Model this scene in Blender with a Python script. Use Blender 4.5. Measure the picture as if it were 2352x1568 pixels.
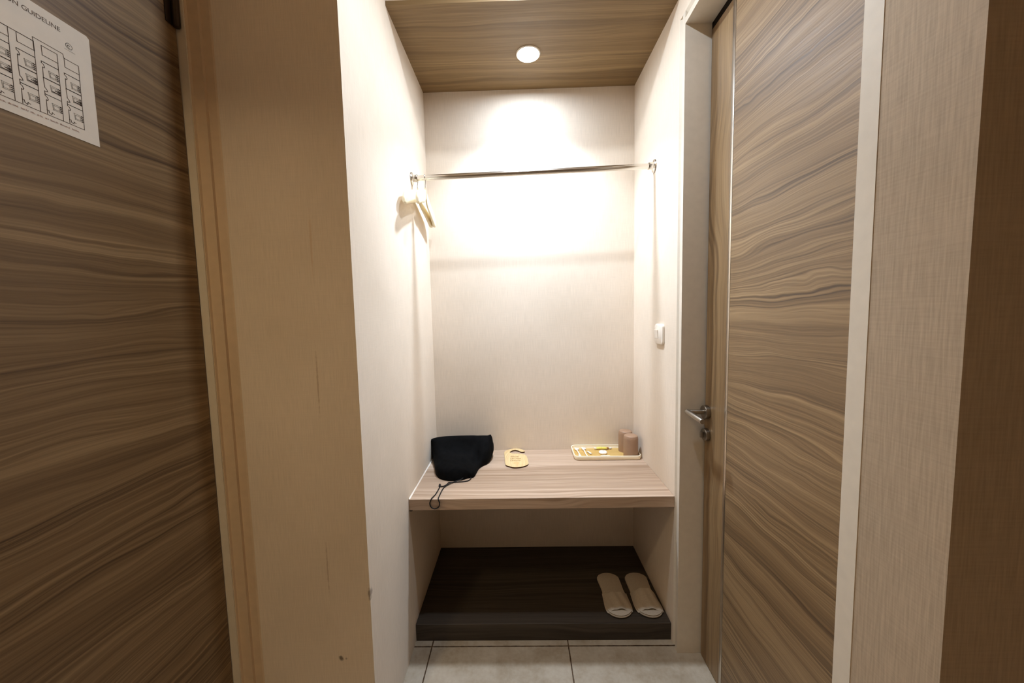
import bpy, bmesh, math, random
from mathutils import Vector, Matrix, noise

for o in list(bpy.data.objects):
    bpy.data.objects.remove(o)
scene = bpy.context.scene
COL = scene.collection
PI = math.pi

# ------------------------------------------------------------------ camera, world, exposure
cd = bpy.data.cameras.new('camera')
cd.sensor_fit = 'HORIZONTAL'
cd.sensor_width = 36.0
cd.lens = 842.3 / 2352 * 36.0
cd.clip_start = 0.01
cam = bpy.data.objects.new('camera', cd)
COL.objects.link(cam)
RT = Vector((0.9995861, 0.0177760, -0.0226177))
UP = Vector((0.0211773, 0.0774200, 0.9967736))
FW = Vector((-0.0194697, 0.9968401, -0.0770115))
M = Matrix((RT, UP, -FW)).transposed().to_4x4()
M.translation = Vector((0, 0, 1.35))
cam.matrix_world = M
scene.camera = cam

w = bpy.data.worlds.new('world')
scene.world = w
w.use_nodes = True
w.node_tree.nodes['Background'].inputs[0].default_value = (0.9, 0.75, 0.6, 1)
w.node_tree.nodes['Background'].inputs[1].default_value = 0.0

scene.view_settings.view_transform = 'Standard'
scene.view_settings.look = 'None'
scene.view_settings.exposure = 0.0
scene.view_settings.gamma = 1.0
scene.view_settings.use_curve_mapping = False
scene.cycles.use_denoising = True
scene.cycles.max_bounces = 16
scene.cycles.diffuse_bounces = 10
scene.cycles.caustics_reflective = False

NICHE_LAMP = (0.065, 1.667, 2.450)
HALL_LAMP = (0.07, 1.092, 2.632)


def area_lamp(name, loc, power, radius, color, spread):
    ld = bpy.data.lights.new(name, 'AREA')
    ld.shape = 'DISK'
    ld.size = radius * 2
    ld.energy = power
    ld.color = color
    ld.spread = math.radians(spread)
    o = bpy.data.objects.new(name, ld)
    o.location = loc
    COL.objects.link(o)
    return o


area_lamp('niche_downlight_lamp', NICHE_LAMP, 9.0, 0.044, (0.87, 1.0, 1.17), 106)
area_lamp('hall_downlight_lamp', HALL_LAMP, 9.5, 0.030, (0.90, 1.0, 1.12), 170)
# two added warm fill lamps, out of view, brightening the wall beside the niche
area_lamp('fill_lamp', (-0.80, 0.0, 2.632), 6.8, 0.06, (1.0, 0.75, 0.43), 112)
area_lamp('fill_lamp', (-0.55, -1.1, 2.632), 1.6, 0.13, (1.0, 0.75, 0.43), 170)

# measured room (metres, camera plumb point at the origin)
XL, XR = -0.454, 0.598       # niche side walls
YB = 1.9185                  # niche back wall
ZC = 2.459                   # wooden niche ceiling
ZH = 2.65                    # hall ceiling
ZS = 0.619                   # shelf top
YS = 1.400                   # shelf front
ZP, YP = 0.0725, 1.4175      # platform top and front
XD = -0.867                  # entrance door face
YF = 1.01                    # wall beside the niche, facing the camera
YJ = 1.358                   # far jamb of the right-hand door
XLEAF = 0.685                # face of the right-hand door
YE = 0.502                   # end of the right-hand wall


# ------------------------------------------------------------------ materials
def lin(r, g, b):
    f = lambda c: (c / 255 / 12.92) if c / 255 <= 0.04045 else ((c / 255 + 0.055) / 1.055) ** 2.4
    return (f(r), f(g), f(b), 1)


class NT:
    def __init__(self, name):
        self.m = bpy.data.materials.new(name)
        self.m.use_nodes = True
        self.t = self.m.node_tree
        self.b = self.t.nodes['Principled BSDF']

    def n(self, typ, **kw):
        nd = self.t.nodes.new(typ)
        for k, v in kw.items():
            setattr(nd, k, v)
        return nd

    def l(self, a, b):
        self.t.links.new(a, b)

    def math(self, op, a, b=None, c=None):
        nd = self.n('ShaderNodeMath', operation=op)
        for i, v in enumerate((a, b, c)):
            if v is None:
                continue
            if isinstance(v, (int, float)):
                nd.inputs[i].default_value = v
            else:
                self.l(v, nd.inputs[i])
        return nd.outputs[0]

    def mix(self, fac, a, b, mode='MIX'):
        nd = self.n('ShaderNodeMix', data_type='RGBA', blend_type=mode)
        for sock, v in ((nd.inputs[0], fac), (nd.inputs[6], a), (nd.inputs[7], b)):
            if isinstance(v, (int, float, tuple)):
                sock.default_value = v
            else:
                self.l(v, sock)
        return nd.outputs[2]

    def obj(self):
        return self.n('ShaderNodeTexCoord').outputs['Object']

    def sep(self, v):
        s = self.n('ShaderNodeSeparateXYZ')
        self.l(v, s.inputs[0])
        return s.outputs

    def comb(self, x, y, z):
        c = self.n('ShaderNodeCombineXYZ')
        for i, v in enumerate((x, y, z)):
            if isinstance(v, (int, float)):
                c.inputs[i].default_value = v
            else:
                self.l(v, c.inputs[i])
        return c.outputs[0]

    def noise(self, vec, scale=1.0, detail=2.0, rough=0.5, dist=0.0):
        nd = self.n('ShaderNodeTexNoise')
        nd.inputs['Scale'].default_value = scale
        nd.inputs['Detail'].default_value = detail
        nd.inputs['Roughness'].default_value = rough
        nd.inputs['Distortion'].default_value = dist
        self.l(vec, nd.inputs['Vector'])
        return nd.outputs[0]

    def ramp(self, fac, stops):
        nd = self.n('ShaderNodeValToRGB')
        e = nd.color_ramp.elements
        while len(e) < len(stops):
            e.new(0.5)
        for el, (p, c) in zip(e, stops):
            el.position = p
            el.color = c
        self.l(fac, nd.inputs[0])
        return nd.outputs[0]

    def bump(self, h, strength=0.2, dist=0.001):
        nd = self.n('ShaderNodeBump')
        nd.inputs['Strength'].default_value = strength
        nd.inputs['Distance'].default_value = dist
        self.l(h, nd.inputs['Height'])
        self.l(nd.outputs[0], self.b.inputs['Normal'])

    def base(self, v):
        if isinstance(v, tuple):
            self.b.inputs['Base Color'].default_value = v
        else:
            self.l(v, self.b.inputs['Base Color'])

    def set(self, rough=0.5, metal=0.0, spec=0.5):
        self.b.inputs['Roughness'].default_value = rough
        self.b.inputs['Metallic'].default_value = metal
        self.b.inputs['Specular IOR Level'].default_value = spec
        return self


def plain(name, col, rough=0.5, metal=0.0, spec=0.5, var=0.06, scale=40.0):
    """one colour with a faint mottled variation"""
    k = NT(name)
    n = k.noise(k.obj(), scale, 3)
    dark = (col[0] * (1 - var), col[1] * (1 - var), col[2] * (1 - var), 1)
    light = (min(1, col[0] * (1 + var)), min(1, col[1] * (1 + var)), min(1, col[2] * (1 + var)), 1)
    k.base(k.ramp(n, [(0.3, dark), (0.7, light)]))
    k.set(rough, metal, spec)
    return k.m


def wood(name, grain, light, mid, dark, rough=0.4, spec=0.4, scale=1.0, seed=0.0, coarse=1.0):
    """laminate with streaks and cathedral figures running along the axis grain"""
    k = NT(name)
    x, y, z = k.sep(k.obj())
    g = {'x': x, 'y': y, 'z': z}[grain]
    rest = [v for a, v in (('x', x), ('y', y), ('z', z)) if a != grain]
    a, b = rest
    if grain == 'y':
        a, b = z, x
    elif grain == 'x':
        a, b = y, z
    a2 = k.math('ADD', a, k.math('MULTIPLY', b, 0.35))
    low = k.noise(k.comb(k.math('MULTIPLY', g, 1.5 * scale), k.math('MULTIPLY', a2, 5.0 * scale), seed), 1.0, 2, 0.45)
    feather = k.noise(k.comb(k.math('MULTIPLY', g, 11.0 * scale), k.math('MULTIPLY', a2, 11.0 * scale), seed + 6.0), 1.0, 1, 0.4)
    where = k.ramp(k.noise(k.comb(k.math('MULTIPLY', g, 1.3 * scale), k.math('MULTIPLY', a2, 9.0 * scale), seed + 1.0), 1.0, 1), [(0.55, (0, 0, 0, 1)), (0.66, (1, 1, 1, 1))])
    warp = k.math('ADD', k.math('MULTIPLY', k.math('SUBTRACT', low, 0.5), 0.10),
                  k.math('MULTIPLY', k.math('MULTIPLY', k.math('SUBTRACT', feather, 0.5), where), 0.016))
    aw = k.math('ADD', a2, warp)
    bands = k.noise(k.comb(k.math('MULTIPLY', g, 0.35 * scale), k.math('MULTIPLY', aw, 21.0 * scale * coarse), seed + 4.0), 1.0, 3, 0.55)
    rings = k.noise(k.comb(k.math('MULTIPLY', g, 0.6 * scale), k.math('MULTIPLY', aw, 130.0 * scale), seed + 9.0), 1.0, 2, 0.5)
    amp = k.noise(k.comb(k.math('MULTIPLY', g, 0.5 * scale), k.math('MULTIPLY', aw, 13.0 * scale), seed + 14.0), 1.0, 1)
    amp = k.math('MULTIPLY_ADD', k.ramp(amp, [(0.40, (0, 0, 0, 1)), (0.60, (1, 1, 1, 1))]), 0.85, 0.25)
    fine = k.noise(k.comb(k.math('MULTIPLY', g, 4.0), k.math('MULTIPLY', k.math('ADD', a2, k.math('MULTIPLY', warp, 0.6)), 330.0), seed + 2.0), 1.0, 2, 0.6)
    v = k.math('ADD', k.math('MULTIPLY', k.math('SUBTRACT', bands, 0.5), 0.62), k.math('MULTIPLY', k.math('MULTIPLY', k.math('SUBTRACT', rings, 0.5), amp), 0.85))
    v = k.math('ADD', v, 0.5)
    col = k.ramp(v, [(0.24, dark), (0.47, mid), (0.70, light)])
    streak = k.ramp(fine, [(0.35, (0.72, 0.70, 0.68, 1)), (0.62, (1.08, 1.08, 1.08, 1))])
    col = k.mix(0.55, col, streak, 'MULTIPLY')
    k.base(col)
    k.set(rough, 0, spec)
    r = k.ramp(fine, [(0.3, (rough + 0.12,) * 3 + (1,)), (0.7, (rough - 0.04,) * 3 + (1,))])
    k.l(r, k.b.inputs['Roughness'])
    k.bump(k.math('ADD', fine, rings), 0.12, 0.0006)
    return k.m


def wallpaper(name, col, marks=(), weave=0.12, thread=420.0):
    """matt woven wallpaper, with scuffs at given places: (point, radii, strength)"""
    k = NT(name)
    o = k.obj()
    x, y, z = k.sep(o)
    h = k.math('ADD', x, y)
    warp_n = k.noise(k.comb(k.math('MULTIPLY', h, thread), k.math('MULTIPLY', z, 14.0), 0.0), 1.0, 2)
    weft_n = k.noise(k.comb(k.math('MULTIPLY', h, 16.0), k.math('MULTIPLY', z, thread), 3.0), 1.0, 2)
    big = k.noise(o, 2.2, 3)
    c0 = (col[0] * 0.93, col[1] * 0.92, col[2] * 0.90, 1)
    c1 = (min(1, col[0] * 1.05), min(1, col[1] * 1.05), min(1, col[2] * 1.05), 1)
    c = k.ramp(big, [(0.3, c0), (0.7, c1)])
    wv = k.math('ADD', k.math('MULTIPLY', warp_n, 0.7), k.math('MULTIPLY', weft_n, 0.3))
    lo = 1.0 - weave
    c = k.mix(1.0, c, k.ramp(wv, [(0.3, (lo, lo, lo * 0.99, 1)), (0.7, (1, 1, 1, 1))]), 'MULTIPLY')
    for (p, rad, strength, tint) in marks:
        d = k.n('ShaderNodeVectorMath', operation='SUBTRACT')
        k.l(o, d.inputs[0])
        d.inputs[1].default_value = p
        s = k.n('ShaderNodeVectorMath', operation='DIVIDE')
        k.l(d.outputs[0], s.inputs[0])
        s.inputs[1].default_value = rad
        ln = k.n('ShaderNodeVectorMath', operation='LENGTH')
        k.l(s.outputs[0], ln.inputs[0])
        ragged = k.math('ADD', ln.outputs['Value'], k.math('MULTIPLY', k.math('SUBTRACT', k.noise(o, 90.0, 3), 0.5), 1.2))
        f = k.ramp(ragged, [(0.45, (strength,) * 3 + (1,)), (1.0, (0, 0, 0, 1))])
        c = k.mix(f, c, tint)
    k.base(c)
    k.set(0.75, 0, 0.25)
    k.bump(wv, 0.35 if thread > 400 else 0.6, 0.0006)
    return k.m


WALL = lin(233, 220, 204)
MAT = {}
MAT['wall'] = wallpaper('cream_wallpaper', WALL)
MAT['wall_left'] = wallpaper('cream_wallpaper_scuffed', WALL, [
    ((-0.551, 1.01, 0.334), (0.008, 0.03, 0.010), 0.75, lin(60, 45, 30)),
    ((-0.536, 1.01, 0.333), (0.004, 0.03, 0.005), 0.45, lin(80, 60, 40)),
    ((-0.455, 1.01, 0.535), (0.006, 0.02, 0.022), 0.6, lin(70, 50, 35)),
    ((-0.563, 1.01, 1.55), (0.004, 0.03, 0.10), 0.35, lin(200, 165, 125)),
    ((-0.569, 1.01, 1.17), (0.003, 0.03, 0.11), 0.4, lin(150, 115, 80)),
    ((-0.575, 1.01, 0.62), (0.003, 0.03, 0.09), 0.35, lin(140, 105, 75)),
])
MAT['wall_right'] = wallpaper('cream_linen_wallpaper', lin(192, 174, 152), weave=0.24, thread=290.0)
MAT['plaster'] = plain('ceiling_paint', lin(228, 214, 194), 0.8, 0, 0.2)
W_L, W_M, W_D = lin(160, 133, 96), lin(129, 103, 71), lin(82, 62, 41)
MAT['wood_door_left'] = wood('laminate_entrance_door', 'y', lin(144, 119, 86), lin(117, 93, 64), lin(78, 58, 38), 0.42, 0.4, 1.3, 1.7)
MAT['wood_door'] = wood('laminate_bathroom_door', 'y', W_L, W_M, W_D, 0.46, 0.75, 1.4, 7.3)
MAT['wood_stile'] = wood('laminate_door_stile', 'z', W_L, W_M, W_D, 0.36, 0.5, 1.0, 3.1)
MAT['wood_ceiling'] = wood('laminate_ceiling', 'x', lin(144, 120, 84), lin(126, 102, 69), lin(98, 77, 50), 0.45, 0.35, 0.8, 5.5)
MAT['wood_shelf'] = wood('laminate_shelf', 'x', lin(200, 178, 158), lin(178, 154, 132), lin(142, 116, 92), 0.45, 0.4, 1.0, 11.2, 0.75)
MAT['wood_platform'] = wood('laminate_platform', 'x', lin(74, 66, 58), lin(62, 55, 48), lin(44, 39, 34), 0.5, 0.3, 0.8, 2.4)
MAT['frame'] = plain('grey_frame_paint', lin(220, 211, 196), 0.5, 0, 0.4, 0.03)
MAT['frame_warm'] = plain('beige_frame_paint', lin(210, 188, 160), 0.55, 0, 0.35, 0.04)
MAT['steel'] = plain('brushed_steel', lin(160, 153, 144), 0.30, 1.0, 0.5, 0.04, 200)
MAT['chrome'] = plain('chrome', lin(225, 220, 212), 0.17, 1.0, 0.5, 0.02)
MAT['inlay'] = plain('aluminium_inlay', lin(215, 205, 192), 0.3, 1.0, 0.5, 0.03)
MAT['bronze'] = plain('dark_hinge_metal', lin(64, 54, 44), 0.4, 0.8, 0.5)
MAT['gap'] = plain('gap_black', lin(32, 26, 20), 0.9, 0, 0.1)
MAT['white_plastic'] = plain('white_plastic', lin(240, 232, 220), 0.35, 0, 0.5, 0.02)
MAT['hanger'] = plain('cream_plastic', lin(236, 225, 194), 0.35, 0, 0.5, 0.02)
MAT['sheet'] = plain('coated_paper', lin(222, 214, 202), 0.55, 0, 0.3, 0.02)
MAT['ink'] = plain('grey_brown_ink', lin(96, 82, 70), 0.7, 0, 0.2)
MAT['ink_dark'] = plain('dark_ink', lin(62, 50, 42), 0.7, 0, 0.2)
MAT['ink_red'] = plain('reddish_ink', lin(158, 122, 108), 0.7, 0, 0.2)
MAT['ink_light'] = plain('pale_grey_ink', lin(165, 158, 148), 0.7, 0, 0.2)
MAT['black_cloth'] = plain('black_nylon', (0.0028, 0.0028, 0.003, 1), 0.9, 0, 0.08, 0.3, 60)
MAT['grey_cloth'] = plain('dark_grey_lining', lin(70, 64, 56), 0.8, 0, 0.2)
MAT['cord'] = plain('black_cord', (0.006, 0.005, 0.005, 1), 0.6, 0, 0.3)
MAT['ply'] = wood('birch_ply', 'y', lin(222, 196, 150), lin(216, 188, 140), lin(206, 176, 126), 0.55, 0.3, 1.5, 6.0)
MAT['burnt'] = plain('laser_burnt_edge', lin(62, 34, 12), 0.8, 0, 0.1)
MAT['engrave'] = plain('engraved_letters', lin(140, 104, 58), 0.8, 0, 0.1)
MAT['engrave_pale'] = plain('faint_engraving', lin(214, 172, 116), 0.8, 0, 0.1)
MAT['tray'] = plain('cream_tray', lin(244, 234, 208), 0.4, 0, 0.4, 0.02)
MAT['tray_floor'] = wood('amber_tray_floor', 'x', lin(208, 176, 112), lin(200, 166, 98), lin(186, 148, 82), 0.4, 0.4, 1.4, 8.0)
MAT['cup'] = plain('taupe_plastic', lin(158, 128, 104), 0.45, 0, 0.4, 0.03)
MAT['soap'] = plain('white_soap_wrap', lin(244, 238, 228), 0.4, 0, 0.4, 0.02)
MAT['brush'] = plain('white_toothbrush', lin(246, 234, 216), 0.3, 0, 0.5, 0.02)
MAT['bristle'] = plain('pale_bristles', lin(214, 208, 206), 0.7, 0, 0.2, 0.1, 300)
MAT['yellow'] = plain('yellow_sachet', lin(222, 214, 104), 0.35, 0, 0.5, 0.10, 120)
MAT['clear'] = plain('frosted_sachet', lin(226, 220, 204), 0.25, 0, 0.5, 0.08, 150)
MAT['brown_print'] = plain('brown_print', lin(150, 108, 50), 0.5, 0, 0.3)
MAT['slipper'] = plain('white_terry', lin(186, 176, 162), 0.9, 0, 0.15, 0.08, 260)
MAT['slipper_sole'] = plain('pale_foam_sole', lin(180, 168, 153), 0.9, 0, 0.15, 0.06, 200)


def tile_floor():
    k = NT('cream_floor_tiles')
    o = k.obj()
    x, y, z = k.sep(o)
    P = 0.556
    wob = k.math('MULTIPLY', k.math('SUBTRACT', k.noise(o, 60.0, 2), 0.5), 0.0022)

    def line(c, off, half):
        f = k.math('MODULO', k.math('ADD', k.math('SUBTRACT', c, off), P * 10.5), P)
        d = k.math('ABSOLUTE', k.math('SUBTRACT', f, P / 2))
        return k.math('LESS_THAN', k.math('ADD', d, wob), half)
    g = k.math('MAXIMUM', line(x, -0.382, 0.0026), line(y, 1.391, 0.0026))
    n = k.noise(o, 9.0, 4, 0.6)
    n2 = k.noise(o, 70.0, 3, 0.6)
    c = k.ramp(k.math('ADD', k.math('MULTIPLY', n, 0.75), k.math('MULTIPLY', n2, 0.25)),
               [(0.36, lin(148, 134, 114)), (0.5, lin(163, 151, 133)), (0.66, lin(175, 164, 148))])
    grout = k.ramp(n2, [(0.35, lin(58, 42, 28)), (0.7, lin(98, 76, 54))])
    k.base(k.mix(g, c, grout))
    k.set(0.42, 0, 0.4)
    k.bump(k.math('MULTIPLY', g, -1.0), 0.5, 0.002)
    return k.m


MAT['floor'] = tile_floor()


def emission(name, col, s):
    k = NT(name)
    k.base((0.9, 0.88, 0.84, 1))
    k.b.inputs['Emission Color'].default_value = col
    k.b.inputs['Emission Strength'].default_value = s
    return k.m


MAT['lens'] = emission('lit_lamp_lens', (0.87, 1.0, 1.16, 1), 255.0)
MAT['lens_hall'] = emission('lit_lamp_lens_hall', (0.97, 1.0, 1.0, 1), 20.0)


# ------------------------------------------------------------------ mesh helpers
def link(o, parent=None):
    COL.objects.link(o)
    if parent is not None:
        o.parent = parent
    return o


def mesh_obj(name, bm, mat, parent=None, smooth=False, origin=None):
    """bm is in world coordinates (or the parent's, when it has one)"""
    bmesh.ops.recalc_face_normals(bm, faces=bm.faces)
    me = bpy.data.meshes.new(name)
    if origin is not None:
        bmesh.ops.translate(bm, verts=bm.verts, vec=-Vector(origin))
    bm.to_mesh(me)
    bm.free()
    for m in (mat if isinstance(mat, (list, tuple)) else [mat]):
        me.materials.append(m)
    if smooth:
        for p in me.polygons:
            p.use_smooth = True
    o = bpy.data.objects.new(name, me)
    if origin is not None:
        o.location = origin
    return link(o, parent)


def smooth_by_angle(o, deg=40):
    me = o.data
    for p in me.polygons:
        p.use_smooth = True
    bm = bmesh.new()
    bm.from_mesh(me)
    for e in bm.edges:
        if len(e.link_faces) == 2 and e.calc_face_angle(0) > math.radians(deg):
            e.smooth = False
    bm.to_mesh(me)
    bm.free()
    return o


def box(bm, x0, x1, y0, y1, z0, z1):
    v = [bm.verts.new((x, y, z)) for x in (x0, x1) for y in (y0, y1) for z in (z0, z1)]
    for f in ((0, 1, 3, 2), (4, 6, 7, 5), (0, 4, 5, 1), (2, 3, 7, 6), (0, 2, 6, 4), (1, 5, 7, 3)):
        bm.faces.new([v[i] for i in f])
    return v


def bevelled_box(bm, x0, x1, y0, y1, z0, z1, r, seg=3):
    b2 = bmesh.new()
    box(b2, x0, x1, y0, y1, z0, z1)
    bmesh.ops.bevel(b2, geom=list(b2.edges), offset=r, segments=seg, affect='EDGES', profile=0.5)
    tmp = bpy.data.meshes.new('tmp')
    b2.to_mesh(tmp)
    b2.free()
    bm.from_mesh(tmp)
    bpy.data.meshes.remove(tmp)


def prism(bm, pts, axis, a0, a1):
    """extrude a 2-D outline along an axis: 'x' -> pts=(y,z), 'y' -> (x,z), 'z' -> (x,y)"""
    def p3(p, a):
        return {'x': (a, p[0], p[1]), 'y': (p[0], a, p[1]), 'z': (p[0], p[1], a)}[axis]
    A = [bm.verts.new(p3(p, a0)) for p in pts]
    B = [bm.verts.new(p3(p, a1)) for p in pts]
    n = len(pts)
    fs = [bm.faces.new(A[::-1]), bm.faces.new(B)]
    for i in range(n):
        fs.append(bm.faces.new((A[i], A[(i + 1) % n], B[(i + 1) % n], B[i])))
    return fs


def frame_of(d):
    d = d.normalized()
    u = d.cross(Vector((0, 0, 1)))
    if u.length < 1e-4:
        u = d.cross(Vector((1, 0, 0)))
    u.normalize()
    return u, d.cross(u).normalized()


def tube(bm, pts, r, n=12, caps=True, rx=None):
    pts = [Vector(p) for p in pts]
    rings = []
    u = None
    for i, p in enumerate(pts):
        d = (pts[min(i + 1, len(pts) - 1)] - pts[max(i - 1, 0)]).normalized()
        if u is None:
            u, v = frame_of(d)
        else:
            u = (u - d * u.dot(d)).normalized()
            v = d.cross(u).normalized()
        rr = r[i] if isinstance(r, (list, tuple)) else r
        rings.append([bm.verts.new(p + (u * math.cos(2 * PI * k / n) + v * math.sin(2 * PI * k / n)) * rr) for k in range(n)])
    for A, B in zip(rings, rings[1:]):
        for k in range(n):
            bm.faces.new((A[k], A[(k + 1) % n], B[(k + 1) % n], B[k]))
    if caps:
        bm.faces.new(rings[0][::-1])
        bm.faces.new(rings[-1])


def lathe(bm, prof, centre, axis=Vector((0, 0, 1)), n=40, cap0=True, cap1=True):
    """prof: (radius, height along axis)"""
    axis = Vector(axis).normalized()
    u, v = frame_of(axis)
    c = Vector(centre)
    rings = []
    for r, h in prof:
        rings.append([bm.verts.new(c + axis * h + (u * math.cos(2 * PI * k / n) + v * math.sin(2 * PI * k / n)) * r) for k in range(n)])
    for A, B in zip(rings, rings[1:]):
        for k in range(n):
            bm.faces.new((A[k], A[(k + 1) % n], B[(k + 1) % n], B[k]))
    if cap0:
        bm.faces.new(rings[0][::-1])
    if cap1:
        bm.faces.new(rings[-1])


def catmull(pts, sub=6, closed=False):
    P = [Vector(p) for p in pts]
    n = len(P)
    out = []
    rng = range(n) if closed else range(n - 1)
    for i in rng:
        if closed:
            p0, p1, p2, p3 = P[(i - 1) % n], P[i], P[(i + 1) % n], P[(i + 2) % n]
        else:
            p0, p1, p2, p3 = P[max(i - 1, 0)], P[i], P[i + 1], P[min(i + 2, n - 1)]
        for k in range(sub):
            t = k / sub
            out.append(0.5 * ((2 * p1) + (-p0 + p2) * t + (2 * p0 - 5 * p1 + 4 * p2 - p3) * t * t + (-p0 + 3 * p1 - 3 * p2 + p3) * t ** 3))
    if not closed:
        out.append(P[-1])
    return out


def empty(name, loc, label, cat, group=None, rz=0.0):
    o = bpy.data.objects.new(name, None)
    o.empty_display_size = 0.05
    o.location = loc
    o.rotation_euler = (0, 0, rz)
    o['label'] = label
    o['category'] = cat
    if group:
        o['group'] = group
    return link(o)


def tag(o, label, cat, group=None):
    o['label'] = label
    o['category'] = cat
    if group:
        o['group'] = group
    return o


def struct(o, label=None):
    o['kind'] = 'structure'
    if label:
        o['label'] = label
    return o


def text_mesh(name, body, size, mat, parent, matrix, align='LEFT', thick=0.00008):
    cu = bpy.data.curves.new(name, 'FONT')
    cu.body = body
    cu.size = size
    cu.align_x = align
    cu.extrude = thick
    tmp = bpy.data.objects.new(name + '_src', cu)
    COL.objects.link(tmp)
    bpy.context.view_layer.update()
    dg = bpy.context.evaluated_depsgraph_get()
    me = bpy.data.meshes.new_from_object(tmp.evaluated_get(dg))
    bpy.data.objects.remove(tmp)
    me.transform(matrix)
    me.materials.clear()
    me.materials.append(mat)
    o = bpy.data.objects.new(name, me)
    return link(o, parent)


# ------------------------------------------------------------------ the setting
XO = 2.6        # far side of the room to the right, outside the frame
YK = -2.6       # wall behind the camera


def shell(name, boxes, mat, label=None):
    bm = bmesh.new()
    for b in boxes:
        box(bm, *b)
    return struct(mesh_obj(name, bm, mat), label)


shell('floor', [(-1.1, XO + 0.1, YK - 0.1, 2.05, -0.05, 0.0)], MAT['floor'], 'cream ceramic floor tiles with dark grout lines')
shell('ceiling', [(XL - 0.02, XR + 0.02, YS - 0.004, YB + 0.02, ZC, ZC + 0.016)], MAT['wood_ceiling'], 'wood laminate ceiling panel of the niche')
shell('ceiling_hall', [(-1.1, XO + 0.1, YK - 0.1, 2.05, ZH, ZH + 0.05)], MAT['plaster'], 'plain pale ceiling over the hall')
shell('wall_back', [(XL - 0.02, XR + 0.02, YB, YB + 0.1, 0, ZC + 0.02)], MAT['wall'], 'cream papered back wall of the niche')
shell('wall_left', [(-1.0, XL, YF, YB + 0.1, 0, ZH)], MAT['wall_left'], 'cream papered pier left of the niche')
shell('wall_upper', [(XL, XR, YS - 0.003, YB + 0.1, ZC + 0.0165, ZH)], MAT['wall'], 'cream bulkhead above the niche ceiling')
shell('wall_right', [(XR, XR + 0.16, YJ + 0.044, YB + 0.1, 0, ZH),
                     (XR, XR + 0.16, 1.0, YJ + 0.044, 2.332 + 0.044, ZH)], MAT['wall'], 'cream papered right wall of the niche')
shell('wall_right_hall', [(XR, XR + 0.16, 0.674 - 0.035, 1.0, 2.332 + 0.044, ZH),
                     (XR, XR + 0.16, YE, 0.674 - 0.035, 0, ZH)], MAT['wall_right'], 'beige linen-textured wall strip right of the bathroom door')
shell('wall_right_return', [(XR + 0.16, XO + 0.1, YE, YE + 0.1, 0, ZH)], MAT['wall'], 'shaded wall turning away at the right edge')
shell('wall_hall_left', [(XD - 0.16, XD - 0.06, YK - 0.1, YF, 0, ZH),
                         (XD - 0.06, XD, YK - 0.1, 0.09, 0, ZH),
                         (XD - 0.06, XD, 0.09, YF, 2.33, ZH)], MAT['wall'])
shell('wall_front', [(-1.1, XO + 0.1, YK - 0.1, YK, 0, ZH)], MAT['wall'])
shell('wall_far_right', [(XO, XO + 0.1, YK, YE, 0, ZH)], MAT['wall'])

# frame of the entrance door: stepped profile standing on the pier's face
bm = bmesh.new()
prism(bm, [(XD - 0.055, YF), (XD - 0.055, YF - 0.016), (XD + 0.022, YF - 0.016), (XD + 0.0235, YF - 0.010),
           (XD + 0.052, YF - 0.010), (XD + 0.0525, YF - 0.002), (XD + 0.075, YF - 0.002), (XD + 0.079, YF)], 'z', 0, ZH)
bm.faces.ensure_lookup_table()
o = struct(mesh_obj('trim_1', bm, MAT['frame_warm']), 'beige stepped frame beside the entrance door')
bm = bmesh.new()
box(bm, XD - 0.01, XD + 0.021, YF - 0.0195, YF - 0.0158, 0, 2.33)
struct(mesh_obj('trim_2', bm, MAT['frame']), 'narrow grey stop strip of the entrance door frame')

# entrance door, seen edge-on at the far left
d1 = empty('door_1', (XD, 0.10, 0), 'wood-grain entrance door at the far left bearing a printed plan', 'door')
struct(d1)
bm = bmesh.new()
box(bm, XD - 0.045, XD, 0.10, YF - 0.022, 0.008, 2.32)
leaf = mesh_obj('door_leaf', bm, MAT['wood_door_left'])
leaf.parent = d1
leaf.matrix_parent_inverse = Matrix.Translation(-Vector(d1.location))
bm = bmesh.new()
lathe(bm, [(0.0, 0), (0.007, 0.001), (0.0085, 0.004), (0.0085, 0.118), (0.007, 0.121), (0.0, 0.122)], (XD + 0.007, YF - 0.026, 2.098), n=20, cap0=False, cap1=False)
box(bm, XD - 0.0005, XD + 0.002, YF - 0.050, YF - 0.026, 2.10, 2.216)
hg = smooth_by_angle(mesh_obj('door_hinge', bm, MAT['bronze']))
hg.parent = d1
hg.matrix_parent_inverse = leaf.matrix_parent_inverse
hg['label'] = 'dark metal hinge'

# bathroom door in the right-hand wall, set back behind its frame
XC = XR - 0.001
prof = [(XR + 0.001, YJ + 0.046), (XC + 0.001, YJ + 0.044), (XC + 0.017, YJ + 0.021), (XC, YJ + 0.020), (XC, YJ), (XR + 0.16, YJ), (XR + 0.16, YJ + 0.046)]
bm = bmesh.new()
prism(bm, prof, 'z', 0, 2.3755)
# head of the frame, same section turned
prism(bm, [(XR + 0.001, 2.332 + 0.046), (XC + 0.001, 2.332 + 0.044), (XC + 0.017, 2.332 + 0.021), (XC, 2.332 + 0.020), (XC, 2.332), (XR + 0.16, 2.332), (XR + 0.16, 2.332 + 0.046)], 'y', 0.637, YJ)
# near post
prism(bm, [(XC, 0.674), (XC, 0.6385), (XR + 0.16, 0.6385), (XR + 0.16, 0.674)], 'z', 0, 2.332)
struct(mesh_obj('trim_3', bm, MAT['frame']), 'pale grey frame around the bathroom door')

d2 = empty('door_2', (XLEAF, 0.676, 0), 'wood-grain bathroom door on the right with a steel lever handle', 'door')
struct(d2)
INV = Matrix.Translation(-Vector(d2.location))


def on_door(o, p=None):
    o.parent = p or d2
    if p is None:
        o.matrix_parent_inverse = INV
    return o


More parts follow.
